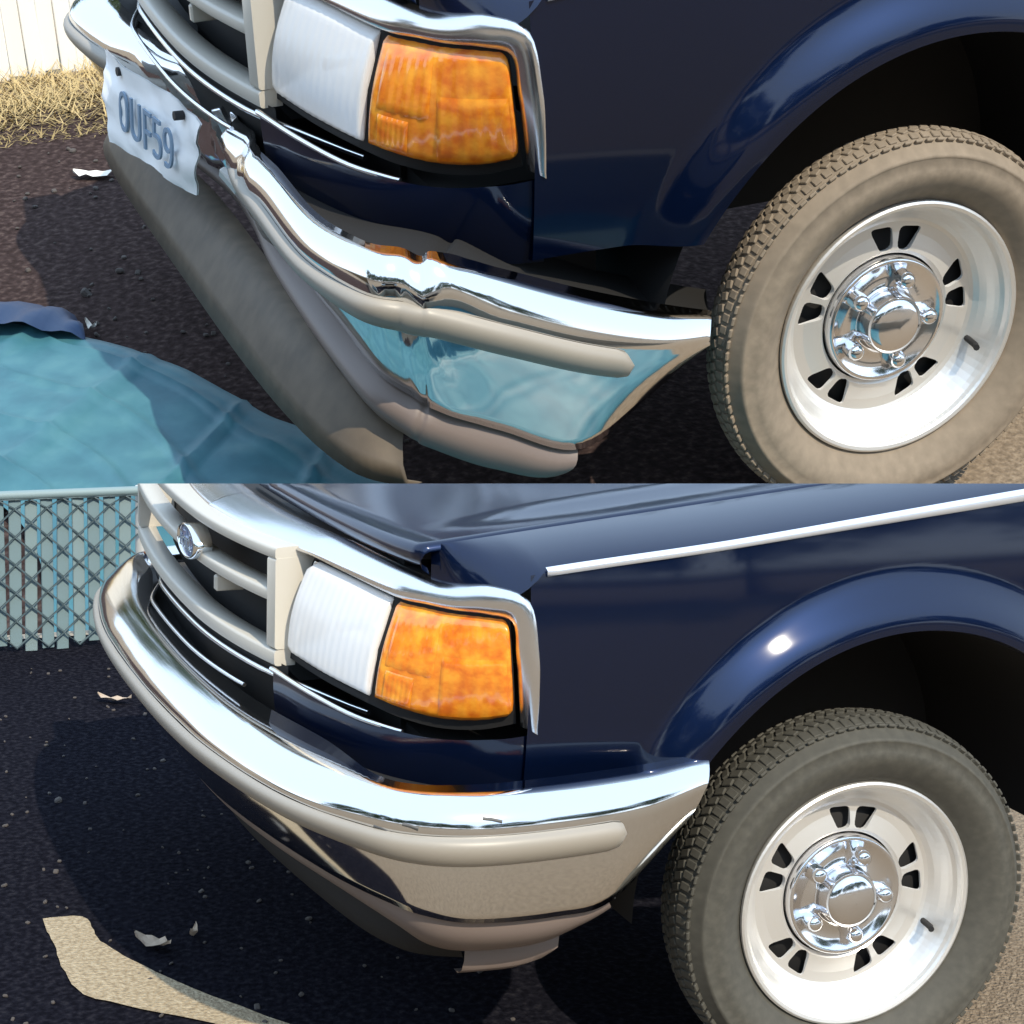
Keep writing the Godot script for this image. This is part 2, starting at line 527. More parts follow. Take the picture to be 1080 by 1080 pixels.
func build_grille(truck: Node3D) -> void:
	var t := Node3D.new()
	t.name = "grille"
	truck.add_child(t, true)
	t.set_meta("label", "pale silver grille with dark openings")
	grille_bar(t, 0.672, 0.698, -0.70, 0.378, 0.035)
	grille_bar(t, 0.776, 0.797, -0.66, 0.354, 0.035)
	grille_bar(t, 0.848, 0.868, -0.70, 0.378)
	grille_bar(t, 0.700, 0.850, 0.352, 0.379)
	grille_bar(t, 0.700, 0.850, -0.70, -0.655)
	var g := Geo.new()
	g.box(Vector3(0.126, 0.757, grille_z(0.126) - 0.030), Vector3(0.008, 0.014, 0.026), Basis.IDENTITY, 0.003)
	put("grille_peg", g, M.grille, t)
	var gb := Geo.new()
	var gr := []
	for i in 31:
		var x := lerpf(-0.70, 0.375, i / 30.0)
		gr.append(PackedVector3Array([Vector3(x, 0.66, grille_z(x) - 0.076), Vector3(x, 0.88, grille_z(x) - 0.080)]))
	gb.grid(gr, 0)
	put("grille_backing", gb, M.black, t)
	# oval emblem: silver rim, blue field, small script stroke
	var e := Geo.new()
	var rows := []
	for q in [[1.0, -0.02], [1.0, 0.006], [0.97, 0.012], [0.88, 0.013], [0.84, 0.009]]:
		var ring := PackedVector3Array()
		for k in 40:
			var a := TAU * k / 40
			ring.append(Vector3(0.066 * q[0] * cos(a), 0.806 + 0.031 * q[0] * sin(a), 0.902 + q[1]))
		rows.append(ring)
	e.grid(rows, 0, true)
	put("emblem", e, M.chrome, t)
	var f := Geo.new()
	for k in 40:
		var a := TAU * k / 40
		var b := TAU * (k + 1) / 40
		f.tri(Vector3(0, 0.806, 0.913), Vector3(0.056 * cos(b), 0.806 + 0.0262 * sin(b), 0.911), Vector3(0.056 * cos(a), 0.806 + 0.0262 * sin(a), 0.911))
	put("emblem_field", f, M.emblem_blue, t)
	if not clipping: return
	var w := MeshInstance3D.new()
	w.name = "emblem_script"
	var tm := TextMesh.new()
	var sf := SystemFont.new()
	sf.font_names = PackedStringArray(["Droid Serif"]); sf.font_italic = true
	tm.font = sf; tm.text = "Ford"; tm.font_size = 32; tm.pixel_size = 0.0011; tm.depth = 0.002
	w.mesh = tm; w.material_override = M.chrome
	w.position = Vector3(0, 0.806, 0.9145)
	t.add_child(w, true)

func build_nose(t: Node3D) -> void:
	# painted panel below the headlight, down to the bumper
	var top := spline([Vector3(0.802, 0.660, 0.585), Vector3(0.785, 0.652, 0.640), Vector3(0.725, 0.643, 0.716), Vector3(0.640, 0.648, 0.782), Vector3(0.50, 0.660, 0.835), Vector3(0.382, 0.668, 0.862)], 6)
	var g := Geo.new()
	var rows := []
	for p in top:
		var row := PackedVector3Array()
		for k in 7:
			var f := k / 6.0
			var q: Vector3 = p
			var o := Vector3(q.x * 0.9, 0, q.z - 0.3).normalized()
			row.append(Vector3(q.x - o.x * 0.02 * f * f, lerpf(q.y, 0.53, f), q.z - o.z * 0.02 * f * f))
		rows.append(row)
	g.grid(rows, 0)
	put("nose_panel", g, M.paint, t)
	# dark filler under the grille, with two thin bright ridges
	var f2 := Geo.new()
	var rr := []
	for i in 31:
		var x := lerpf(-0.70, 0.40, i / 30.0)
		var z := grille_z(x)
		rr.append(PackedVector3Array([Vector3(x, 0.676, z - 0.012), Vector3(x, 0.662, z - 0.012), Vector3(x, 0.640, z - 0.02), Vector3(x, 0.615, z - 0.03), Vector3(x, 0.55, z - 0.05)]))
	f2.grid(rr, 0)
	put("filler_panel", f2, M.black, t)
	for q in [[0.655, -0.006, -0.6, 0.55, 0.0055], [0.622, 0.012, -0.55, 0.30, 0.004]]:
		var path := []
		for i in 31:
			var x := lerpf(q[2], q[3], i / 30.0)
			path.append(Vector3(x, q[0] - 0.02 * smoothstep(0.3, 0.55, x), grille_z(x) + q[1] - 0.05 * smoothstep(0.3, 0.55, absf(x))))
		var c := Geo.new()
		c.tube(path, q[4], 6)
		put("filler_trim", c, M.satin, t)

# bumper stations: top inner edge, top outer edge, lower edge of the face, lower edge of the lip
func straight_stations() -> Array:
	var h := [
		[Vector3(0, 0.60, 0.905), Vector3(0, 0.582, 1.010), Vector3(0, 0.42, 0.930), Vector3(0, 0.36, 0.862)],
		[Vector3(0.22, 0.60, 0.898), Vector3(0.24, 0.582, 1.006), Vector3(0.24, 0.42, 0.922), Vector3(0.23, 0.36, 0.852)],
		[Vector3(0.40, 0.60, 0.880), Vector3(0.45, 0.582, 0.990), Vector3(0.44, 0.42, 0.895), Vector3(0.42, 0.36, 0.828)],
		[Vector3(0.60, 0.60, 0.840), Vector3(0.68, 0.582, 0.945), Vector3(0.65, 0.42, 0.850), Vector3(0.60, 0.36, 0.790)],
		[Vector3(0.77, 0.60, 0.822), Vector3(0.826, 0.581, 0.872), Vector3(0.780, 0.420, 0.805), Vector3(0.72, 0.355, 0.765)],
		[Vector3(0.835, 0.60, 0.778), Vector3(0.893, 0.580, 0.800), Vector3(0.842, 0.417, 0.768), Vector3(0.790, 0.345, 0.735)],
		[Vector3(0.862, 0.60, 0.680), Vector3(0.928, 0.580, 0.700), Vector3(0.872, 0.408, 0.700), Vector3(0.815, 0.338, 0.672)],
		[Vector3(0.862, 0.60, 0.560), Vector3(0.932, 0.580, 0.572), Vector3(0.876, 0.403, 0.575), Vector3(0.820, 0.340, 0.560)],
		[Vector3(0.856, 0.602, 0.430), Vector3(0.922, 0.582, 0.445), Vector3(0.868, 0.412, 0.478), Vector3(0.805, 0.372, 0.462)],
		[Vector3(0.842, 0.605, 0.314), Vector3(0.888, 0.588, 0.332), Vector3(0.856, 0.500, 0.372), Vector3(0.795, 0.400, 0.430)]]
	var out := []
	for i in range(h.size() - 1, 0, -1):
		var r := []
		for p in h[i]: r.append(Vector3(-p.x, p.y, p.z))
		out.append(r)
	out.append_array(h)
	return out

func bent_stations() -> Array:
	return [
		[Vector3(-0.842, 0.605, 0.314), Vector3(-0.888, 0.588, 0.332), Vector3(-0.856, 0.50, 0.372), Vector3(-0.795, 0.40, 0.43)],
		[Vector3(-0.862, 0.60, 0.560), Vector3(-0.932, 0.58, 0.572), Vector3(-0.876, 0.403, 0.575), Vector3(-0.82, 0.34, 0.56)],
		[Vector3(-0.835, 0.60, 0.778), Vector3(-0.893, 0.58, 0.80), Vector3(-0.842, 0.417, 0.768), Vector3(-0.79, 0.345, 0.735)],
		[Vector3(-0.66, 0.60, 0.865), Vector3(-0.70, 0.585, 0.955), Vector3(-0.69, 0.43, 0.89), Vector3(-0.66, 0.37, 0.84)],
		[Vector3(-0.47, 0.60, 0.880), Vector3(-0.50, 0.585, 0.965), Vector3(-0.50, 0.43, 0.90), Vector3(-0.48, 0.37, 0.85)],
		[Vector3(-0.22, 0.602, 0.860), Vector3(-0.24, 0.588, 0.915), Vector3(-0.25, 0.43, 0.86), Vector3(-0.24, 0.37, 0.835)],
		[Vector3(0.00, 0.600, 0.800), Vector3(0.00, 0.580, 0.835), Vector3(-0.02, 0.43, 0.815), Vector3(-0.03, 0.37, 0.825)],
		[Vector3(0.17, 0.604, 0.822), Vector3(0.15, 0.590, 0.848), Vector3(0.14, 0.43, 0.810), Vector3(0.13, 0.37, 0.838)],
		[Vector3(0.31, 0.602, 0.862), Vector3(0.31, 0.586, 0.896), Vector3(0.30, 0.43, 0.832), Vector3(0.29, 0.37, 0.854)],
		[Vector3(0.494, 0.600, 0.866), Vector3(0.51, 0.584, 0.906), Vector3(0.46, 0.43, 0.838), Vector3(0.46, 0.37, 0.868)],
		[Vector3(0.68, 0.600, 0.868), Vector3(0.715, 0.582, 0.908), Vector3(0.645, 0.428, 0.838), Vector3(0.66, 0.37, 0.876)],
		[Vector3(0.815, 0.606, 0.845), Vector3(0.862, 0.586, 0.872), Vector3(0.790, 0.415, 0.835), Vector3(0.79, 0.345, 0.858)],
		[Vector3(0.846, 0.602, 0.806), Vector3(0.892, 0.580, 0.826), Vector3(0.842, 0.392, 0.800), Vector3(0.84, 0.315, 0.822)],
		[Vector3(0.858, 0.592, 0.784), Vector3(0.906, 0.576, 0.803), Vector3(0.852, 0.384, 0.786), Vector3(0.846, 0.304, 0.808)],
		[Vector3(0.868, 0.598, 0.766), Vector3(0.912, 0.572, 0.782), Vector3(0.862, 0.375, 0.770), Vector3(0.85, 0.292, 0.792)],
		[Vector3(0.872, 0.556, 0.672), Vector3(0.930, 0.534, 0.688), Vector3(0.872, 0.328, 0.682), Vector3(0.858, 0.240, 0.700)],
		[Vector3(0.870, 0.506, 0.560), Vector3(0.930, 0.484, 0.575), Vector3(0.872, 0.272, 0.562), Vector3(0.855, 0.212, 0.590)],
		[Vector3(0.862, 0.458, 0.440), Vector3(0.915, 0.438, 0.458), Vector3(0.866, 0.330, 0.452), Vector3(0.845, 0.290, 0.470)],
		[Vector3(0.848, 0.422, 0.345), Vector3(0.878, 0.405, 0.362), Vector3(0.856, 0.385, 0.362), Vector3(0.835, 0.36, 0.380)]]

func fine(st: Array, m: int) -> Array:
	var cols := []
	for c in 4:
		var pts := []
		for r in st: pts.append(r[c])
		cols.append(spline(pts, m))
	var out := []
	for i in cols[0].size(): out.append([cols[0][i], cols[1][i], cols[2][i], cols[3][i]])
	return out

func build_bumper(truck: Node3D, bent: bool) -> void:
	var m := 8
	var st := fine(bent_stations() if bent else straight_stations(), m)
	var n := st.size()
	var nz := FastNoiseLite.new()
	nz.seed = 12; nz.frequency = 7.0
	nz.fractal_type = FastNoiseLite.FRACTAL_RIDGED; nz.fractal_octaves = 2
	var face := []
	var low := []
	var outs := []
	for i in n:
		var a: Vector3 = st[i][0]
		var b: Vector3 = st[i][1]
		var f: Vector3 = st[i][2]
		var l: Vector3 = st[i][3]
		var tan: Vector3 = (st[mini(i + 1, n - 1)][1] - st[maxi(i - 1, 0)][1])
		var o := Vector3(-tan.z, 0, tan.x).normalized()
		if o.dot(b - Vector3(0, b.y, 0.3)) < 0.0: o = -o
		outs.append(o)
		var row := PackedVector3Array([a - Vector3(0, 0.03, 0), a])
		a.y += 0.014
		row[0] = a - Vector3(0, 0.045, 0)
		row[1] = a
		var p0 := b.lerp(a, 0.55) + Vector3(0, 0.006, 0)
		var p1 := b.lerp(f, 0.16)
		for k in 6:
			var q := k / 5.0
			row.append(p0 * (1 - q) * (1 - q) + b * 2.0 * q * (1 - q) + p1 * q * q)
		for k in range(1, 9):
			var q := k / 8.0
			row.append(p1.lerp(f, q) + o * (0.007 * sin(q * PI)))
		row.append(f - o * 0.022 + Vector3(0, 0.004, 0))
		if bent:
			var w := smoothstep(-0.5, 0.1, b.x) * smoothstep(0.5, 0.25, b.x) + 0.35 * exp(-pow((b.z - 0.78) / 0.06, 2.0)) * smoothstep(0.6, 0.85, b.x)
			for k in row.size():
				row[k] += o * nz.get_noise_3dv(row[k] * 1.0) * 0.026 * w
		else:
			for k in row.size():
				row[k] += o * nz.get_noise_3dv(row[k] * 0.4) * 0.0008
		face.append(row)
		# lip: set back, rolled outward a little
		var s0 := f - o * 0.012 - Vector3(0, 0.002, 0)
		if bent: l = s0.lerp(l, 0.72)
		var lr := PackedVector3Array()
		for k in 7:
			var q := k / 6.0
			lr.append(s0.lerp(l, q) + o * 0.016 * sin(q * PI))
		lr.append(l - o * 0.03)
		low.append(lr)
	var g := Geo.new()
	g.grid(face, 0)
	for e in [0, n - 1]:
		var r: PackedVector3Array = face[e]
		for k in range(1, r.size() - 1): g.tri(r[0], r[k], r[k + 1], -1)
	var bumper := put("bumper", g, M.chrome, truck)
	bumper.set_meta("label", "bent chrome bumper with its end hanging down" if bent else "straight chrome bumper")
	var lg := Geo.new()
	lg.grid(low.slice(m * 2, n - m * (2 if bent else 1)), 0)
	put("bumper_lip", lg, M.lip, bumper)
	# rub strip: a rounded band below the outer edge
	var rg := Geo.new()
	var rows := []
	var i0 := 8
	var i1 := n - 1 - (11 if bent else 10)
	for i in range(i0, i1 + 1):
		var b: Vector3 = st[i][1]
		var f: Vector3 = st[i][2]
		var dn := (f - b).normalized()
		var c: Vector3 = b + dn * 0.050 + outs[i] * 0.004
		var e := minf(minf(i - i0, i1 - i) / 2.0, 1.0)
		var sc := sqrt(maxf(0.0, 1.0 - pow(1.0 - e, 2.0))) * 0.98 + 0.02
		var ring := PackedVector3Array()
		for k in 13:
			var an := lerpf(-PI * 0.5, PI * 0.5, k / 12.0)
			ring.append(c + (dn * sin(an) * 0.026 + outs[i] * (cos(an) * 0.021 - 0.004)) * sc)
		if bent and absf(b.x - 0.05) < 0.22:
			for k in ring.size(): ring[k] -= outs[i] * 0.012
		rows.append(ring)
	rg.grid(rows, 0)
	put("rub_strip", rg, M.strip, bumper)
	# added black shield, stops light leaking between the bumper and the body
	var sg2 := Geo.new()
	var sr := []
	for i in n:
		var a2: Vector3 = st[i][0]
		sr.append(PackedVector3Array([a2 - Vector3(0, 0.028, 0), Vector3(a2.x * 0.80, a2.y - 0.035, minf(a2.z - 0.08, a2.z * 0.85)), Vector3(a2.x * 0.72, a2.y - 0.16, minf(a2.z - 0.10, a2.z * 0.8))]))
	sg2.grid(sr, 0)
	put("gap_light_block", sg2, M.black, truck)
	# chipped spots where the plating has flaked off the corner
	if not bent:
		for q in [[0.842, 6], [0.81, 5], [0.700, 4]]:
			var best := n - 2
			for i in range(n / 2, n):
				if absf(st[i][1].z - q[0]) < absf(st[best][1].z - q[0]) and st[i][1].x > 0.8: best = i
			var path := []
			for k in 3:
				path.append(face[best + k - 1][q[1]].lerp(face[best + k - 1][q[1] + 1], [0.3, 0.45, 0.8][k]) - outs[best] * 0.0012)
			var cg := Geo.new()
			cg.tube(path, 0.0030, 6)
			put("chip", cg, M.steel, bumper)
	# air dam behind the lip
	var dg := Geo.new()
	var tp := []
	var bt := []
	if bent:
		tp = spline([Vector3(-0.75, 0.40, 0.84), Vector3(-0.40, 0.405, 0.905), Vector3(-0.01, 0.400, 0.878), Vector3(0.51, 0.395, 0.880), Vector3(0.72, 0.37, 0.855), Vector3(0.80, 0.34, 0.80)], 8)
		bt = spline([Vector3(-0.78, 0.30, 0.86), Vector3(-0.58, 0.305, 0.940), Vector3(0.10, 0.300, 0.944), Vector3(0.58, 0.295, 0.932), Vector3(0.80, 0.280, 0.890), Vector3(0.86, 0.265, 0.82)], 8)
	else:
		tp = spline([Vector3(-0.75, 0.38, 0.74), Vector3(-0.40, 0.38, 0.80), Vector3(0.0, 0.38, 0.83), Vector3(0.45, 0.38, 0.79), Vector3(0.66, 0.37, 0.745), Vector3(0.74, 0.36, 0.66)], 8)
		bt = spline([Vector3(-0.72, 0.27, 0.72), Vector3(-0.40, 0.27, 0.78), Vector3(0.0, 0.27, 0.81), Vector3(0.44, 0.27, 0.77), Vector3(0.64, 0.275, 0.725), Vector3(0.71, 0.28, 0.65)], 8)
	var dr := []
	for i in tp.size():
		var a: Vector3 = tp[i]
		var b: Vector3 = bt[i]
		dr.append(PackedVector3Array([a - Vector3(0, 0, 0.03), a, a.lerp(b, 0.33) + Vector3(0, 0, 0.006), a.lerp(b, 0.66) + Vector3(0, 0, 0.007), b, b - Vector3(0, -0.003, 0.02)]))
	dg.grid(dr, 0)
	put("air_dam", dg, M.dam if bent else M.black, truck)
	if not bent:
		# pale bracket hanging below the corner
		var pg := Geo.new()
		var pr := []
		for k in 9:
			var f := k / 8.0
			var rd := 0.030 * pow(f, 6.0)
			pr.append(PackedVector3Array([Vector3(0.770, 0.330, lerpf(0.672, 0.515, f)), Vector3(0.776, 0.306, lerpf(0.675, 0.520, f)), Vector3(0.774, lerpf(0.290, 0.282, f) + rd * 0.6, lerpf(0.678, 0.527, f)), Vector3(0.764, lerpf(0.282, 0.272, f) + rd, lerpf(0.68, 0.535, f)), Vector3(0.748, lerpf(0.282, 0.272, f) + rd, lerpf(0.68, 0.54, f))]))
		pg.grid(pr, 0)
		put("bumper_bracket", pg, M.lip, truck)
		var bg := Geo.new()
		bg.box(Vector3(0.80, 0.385, 0.452), Vector3(0.004, 0.006, 0.014), Basis.from_euler(Vector3(0.5, 0, 0.3)), 0.002)
		put("clip", bg, M.rail, truck)

func build_wheel(truck: Node3D, dusty_overlit: bool, steer: float) -> void:
	var w := Node3D.new()
	w.name = "wheel"
	truck.add_child(w, true)
	w.position = Vector3(0.70, 0.325, 0.0)
	w.rotation.y = steer
	var lip := 0.116
	var dp := 0.72 if dusty_overlit else 1.2   # how far the tread reaches inward
	var g := Geo.new()
	g.lathe([Vector2(0.196, lip - 0.016), Vector2(0.207, lip - 0.004), Vector2(0.213, lip + 0.002), Vector2(0.224, lip + 0.013), Vector2(0.238, lip + 0.024), Vector2(0.252, lip + 0.031), Vector2(0.266, lip + 0.032), Vector2(0.280, lip + 0.026), Vector2(0.2815, lip + 0.0275), Vector2(0.286, lip + 0.025), Vector2(0.2875, lip + 0.021), Vector2(0.298, lip + 0.009), Vector2(0.304, lip - 0.003), Vector2(0.3075, lip - 0.016 * dp), Vector2(0.3080, lip - 0.035 * dp), Vector2(0.3045, lip - 0.060 * dp), Vector2(0.297, lip - 0.082 * dp), Vector2(0.283, lip - 0.102 * dp), Vector2(0.262, lip - 0.116 * dp), Vector2(0.21, lip - 0.122 * dp)], 96)
	var tyre := put("tyre", g, M.dusty_overlit if dusty_overlit else M.rubber, w)
	# tread blocks
	var tg := Geo.new()
	var nb := 104
	var belt := [[lip - 0.009 * dp, 0.3055, -0.30], [lip - 0.030 * dp, 0.3085, 0.0], [lip - 0.051 * dp, 0.3065, 0.16], [lip - 0.071 * dp, 0.3015, 0.32], [lip - 0.090 * dp, 0.2925, 0.60]]
	for k in nb:
		var a := TAU * k / nb
		for r in 5:
			var off := a + (0.5 * TAU / nb if r % 2 else 0.0)
			var skew := 0.0 if (r == 0 or r == 4) else (0.45 if r % 2 else -0.45)
			var turn := Basis(Vector3.RIGHT, off)
			tg.box(turn * Vector3(belt[r][0], belt[r][1], 0), Vector3(0.0088 * dp, 0.0026, 0.0064), turn * Basis(Vector3.BACK, belt[r][2]) * Basis(Vector3.UP, skew), 0.0012)
		# shoulder lugs running down the sidewall
		var b2 := Basis(Vector3.RIGHT, a)
		tg.box(b2 * Vector3(lip + 0.0055, 0.2990, 0), Vector3(0.0024, 0.0080, 0.0062), b2 * Basis(Vector3.BACK, -0.72), 0.0012)
	var tr := put("tread", tg, M.dusty_overlit if dusty_overlit else M.rubber, tyre)
	tr.set_meta("kind", "stuff")
	# rim: spun profile with paired windows cut through
	var rim := CSGPolygon3D.new()
	rim.name = "rim"
	rim.mode = CSGPolygon3D.MODE_SPIN
	rim.spin_degrees = 360.0
	rim.spin_sides = 96
	rim.smooth_faces = false
	# polygon in (radius, height along the axle)
	rim.polygon = PackedVector2Array([
		Vector2(0.2075, 0.000), Vector2(0.2070, 0.0045), Vector2(0.2035, 0.0065), Vector2(0.1985, 0.0050), Vector2(0.1960, 0.0010), Vector2(0.1935, -0.006), Vector2(0.188, -0.012),
		Vector2(0.184, -0.018), Vector2(0.177, -0.030), Vector2(0.170, -0.040), Vector2(0.163, -0.047), Vector2(0.157, -0.050), Vector2(0.140, -0.050), Vector2(0.124, -0.047), Vector2(0.112, -0.045), Vector2(0.106, -0.050),
		Vector2(0.106, -0.054), Vector2(0.140, -0.0545), Vector2(0.160, -0.0545), Vector2(0.172, -0.046), Vector2(0.188, -0.032), Vector2(0.200, -0.022), Vector2(0.204, -0.012)])
	rim.rotation.z = -PI / 2
	rim.position.x = lip
	rim.material = M.alloy
	for k in 5:
		for sd in [-1.0, 1.0]:
			var ang := deg_to_rad(5.0 + 72.0 * k + sd * 11.0)
			var hole := CSGPolygon3D.new()
			hole.name = "window"
			hole.operation = CSGShape3D.OPERATION_SUBTRACTION
			hole.mode = CSGPolygon3D.MODE_DEPTH
			hole.depth = 0.2
			var pts := PackedVector2Array()
			var tr2 := [Vector2(-0.0185, 0.1520), Vector2(0.0215, 0.1480), Vector2(0.0185, 0.112), Vector2(-0.0035, 0.110)]
			for q in 4:
				var cur: Vector2 = tr2[q]
				var prv: Vector2 = tr2[(q + 3) % 4]
				var nxt: Vector2 = tr2[(q + 1) % 4]
				for z in 4:
					var f := z / 3.0
					var a0 := cur.move_toward(prv, 0.0095)
					var a1 := cur.move_toward(nxt, 0.0095)
					var p := a0 * (1 - f) * (1 - f) + cur * 2 * f * (1 - f) + a1 * f * f
					pts.append(Vector2(p.x * -sd, p.y))
			if sd > 0: pts.reverse()
			# the prism runs along the spin axis; its y points outward, up at angle 0 and clockwise seen from outside
			hole.polygon = pts
			hole.transform = Transform3D(Basis(Vector3.UP, PI - ang), Vector3.ZERO) * Transform3D(Basis(Vector3(0, 0, 1), Vector3(1, 0, 0), Vector3(0, 1, 0)), Vector3(0, 0.05, 0))
			rim.add_child(hole, true)
	w.add_child(rim, true)
	# valve stem
	var vg := Geo.new()
	var va := deg_to_rad(112.0)
	var vp := Vector3(lip - 0.022, 0.168 * cos(va), -0.168 * sin(va))
	vg.tube([vp - Vector3(0.02, 0, 0), vp + Vector3(0.012, -0.006 * cos(va), 0.006 * sin(va)), vp + Vector3(0.026, -0.014 * cos(va), 0.014 * sin(va))], 0.0052, 8)
	put("valve_stem", vg, M.black, w)
	# hub: ring, chrome cover, dome and lug nuts
	var hg := Geo.new()
	hg.lathe([Vector2(0.1035, lip - 0.060), Vector2(0.102, lip - 0.038), Vector2(0.099, lip - 0.034), Vector2(0.094, lip - 0.036), Vector2(0.085, lip - 0.044), Vector2(0.053, lip - 0.047), Vector2(0.049, lip - 0.040), Vector2(0.047, lip - 0.016), Vector2(0.044, lip - 0.008), Vector2(0.034, lip - 0.003), Vector2(0.018, lip + 0.001), Vector2(0.0005, lip + 0.002)], 64)
	var hub := put("hub_cap", hg, M.hub, w)
	for k in 5:
		var a := TAU * k / 5.0 + 0.35
		var c := Vector3(0, 0.070 * cos(a), -0.070 * sin(a))
		var lg := Geo.new()
		var rows := []
		for q in [[0.0145, -0.050], [0.0145, -0.028], [0.012, -0.021], [0.007, -0.017], [0.0003, -0.0165]]:
			var ring := PackedVector3Array()
			for j in 12:
				var f := TAU * j / 12
				ring.append(c + Vector3(lip + q[1], q[0] * cos(f), q[0] * sin(f)))
			rows.append(ring)
		lg.grid(rows, 0, true)
		put("lug_nut", lg, M.hub, hub)
	# brake drum in the dark behind the rim
	var bg := Geo.new()
	bg.lathe([Vector2(0.0, lip - 0.068), Vector2(0.172, lip - 0.068), Vector2(0.182, lip - 0.076), Vector2(0.182, lip - 0.14), Vector2(0.0, lip - 0.14)], 48)
	put("brake_drum", bg, M.black, w)

func build_truck(bent: bool, label: String, xf: Transform3D) -> Node3D:
	clipping = not bent
	var t := thing("pickup_truck", label, "truck", xf)
	build_fender(t)
	build_hood(t)
	build_lamps(t)
	build_bezel(t)
	build_grille(t)
	build_nose(t)
	build_bumper(t, bent)
	build_wheel(t, bent, -0.065 if not bent else -0.01)
	clipping = false
	return t

# ---------------------------------------------------------------- surroundings
func sheet(poly: Array, y: float) -> Geo:
	var g := Geo.new()
	var pv := PackedVector2Array()
	for p in poly: pv.append(p)
	var idx := Geometry2D.triangulate_polygon(pv)
	for k in range(0, idx.size(), 3):
		var a := Vector3(pv[idx[k]].x, y, pv[idx[k]].y)
		var b := Vector3(pv[idx[k + 1]].x, y, pv[idx[k + 1]].y)
		var c := Vector3(pv[idx[k + 2]].x, y, pv[idx[k + 2]].y)
		if (b - a).cross(c - a).y > 0.0: g.tri(a, c, b, 0)
		else: g.tri(a, b, c, 0)
	return g

func curved(pts: Array, m: int) -> Array:
	var v := []
	for p in pts: v.append(Vector3(p.x, 0, p.y))
	var out := []
	for p in spline(v, m): out.append(Vector2(p.x, p.z))
	return out

func build_ground() -> void:
	# lower lot
	structure("ground", sheet([Vector2(-2.45, 0.30), Vector2(-0.95, 0.30), Vector2(-0.95, -30), Vector2(40, -30), Vector2(40, 40), Vector2(-2.45, 40)], 0.0), M.sand)
	structure("shade_patch", sheet([Vector2(-2.44, 0.31), Vector2(-0.94, 0.31), Vector2(-0.94, -0.55), Vector2(-0.2, -0.50), Vector2(0.30, -0.22), Vector2(0.66, -0.06), Vector2(0.72, 0.4), Vector2(0.70, 0.80), Vector2(0.62, 1.08), Vector2(0.34, 1.31), Vector2(-0.3, 1.46), Vector2(-1.2, 1.62), Vector2(-2.44, 1.85)], 0.004), M.shade_ground)  # dark sheet that paints the truck's shade onto the tan ground
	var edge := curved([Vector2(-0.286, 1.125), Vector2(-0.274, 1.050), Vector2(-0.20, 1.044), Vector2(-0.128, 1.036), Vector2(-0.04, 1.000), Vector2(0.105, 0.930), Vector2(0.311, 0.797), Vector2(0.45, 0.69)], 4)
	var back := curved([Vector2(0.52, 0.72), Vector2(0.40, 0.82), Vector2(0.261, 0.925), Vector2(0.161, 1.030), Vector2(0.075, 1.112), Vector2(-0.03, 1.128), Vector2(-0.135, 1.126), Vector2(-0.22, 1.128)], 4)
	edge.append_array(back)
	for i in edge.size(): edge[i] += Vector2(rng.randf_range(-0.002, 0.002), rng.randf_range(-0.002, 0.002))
	structure("painted_sunlight", sheet(edge, 0.008), M.sunlit_sand)  # sunlit gap in the shade, painted as a paler strip
	# retaining wall between the two levels
	var w := Geo.new()
	w.box(Vector3(-2.50, -0.76, 15.2), Vector3(0.05, 0.75, 14.85))
	w.box(Vector3(-1.725, -0.76, 0.30), Vector3(0.775, 0.75, 0.05))
	w.box(Vector3(-1.0, -0.76, -14.9), Vector3(0.05, 0.75, 15.14))
	structure("retaining_wall", w, M.concrete)
	# upper lot
	structure("upper_ground", sheet([Vector2(-9, -8), Vector2(1.9, -8), Vector2(1.9, 8), Vector2(-9, 8)], 0.0), M.sand, UPPER)
	structure("upper_shade_patch", sheet([Vector2(-1.95, -1.5), Vector2(0.3, -0.6), Vector2(0.60, -0.16), Vector2(0.74, 0.05), Vector2(0.80, 0.5), Vector2(0.9, 1.4), Vector2(1.0, 4.0), Vector2(-1.95, 4.0)], 0.003), M.shade_brown, UPPER)  # brown sheet that paints shade onto the upper ground

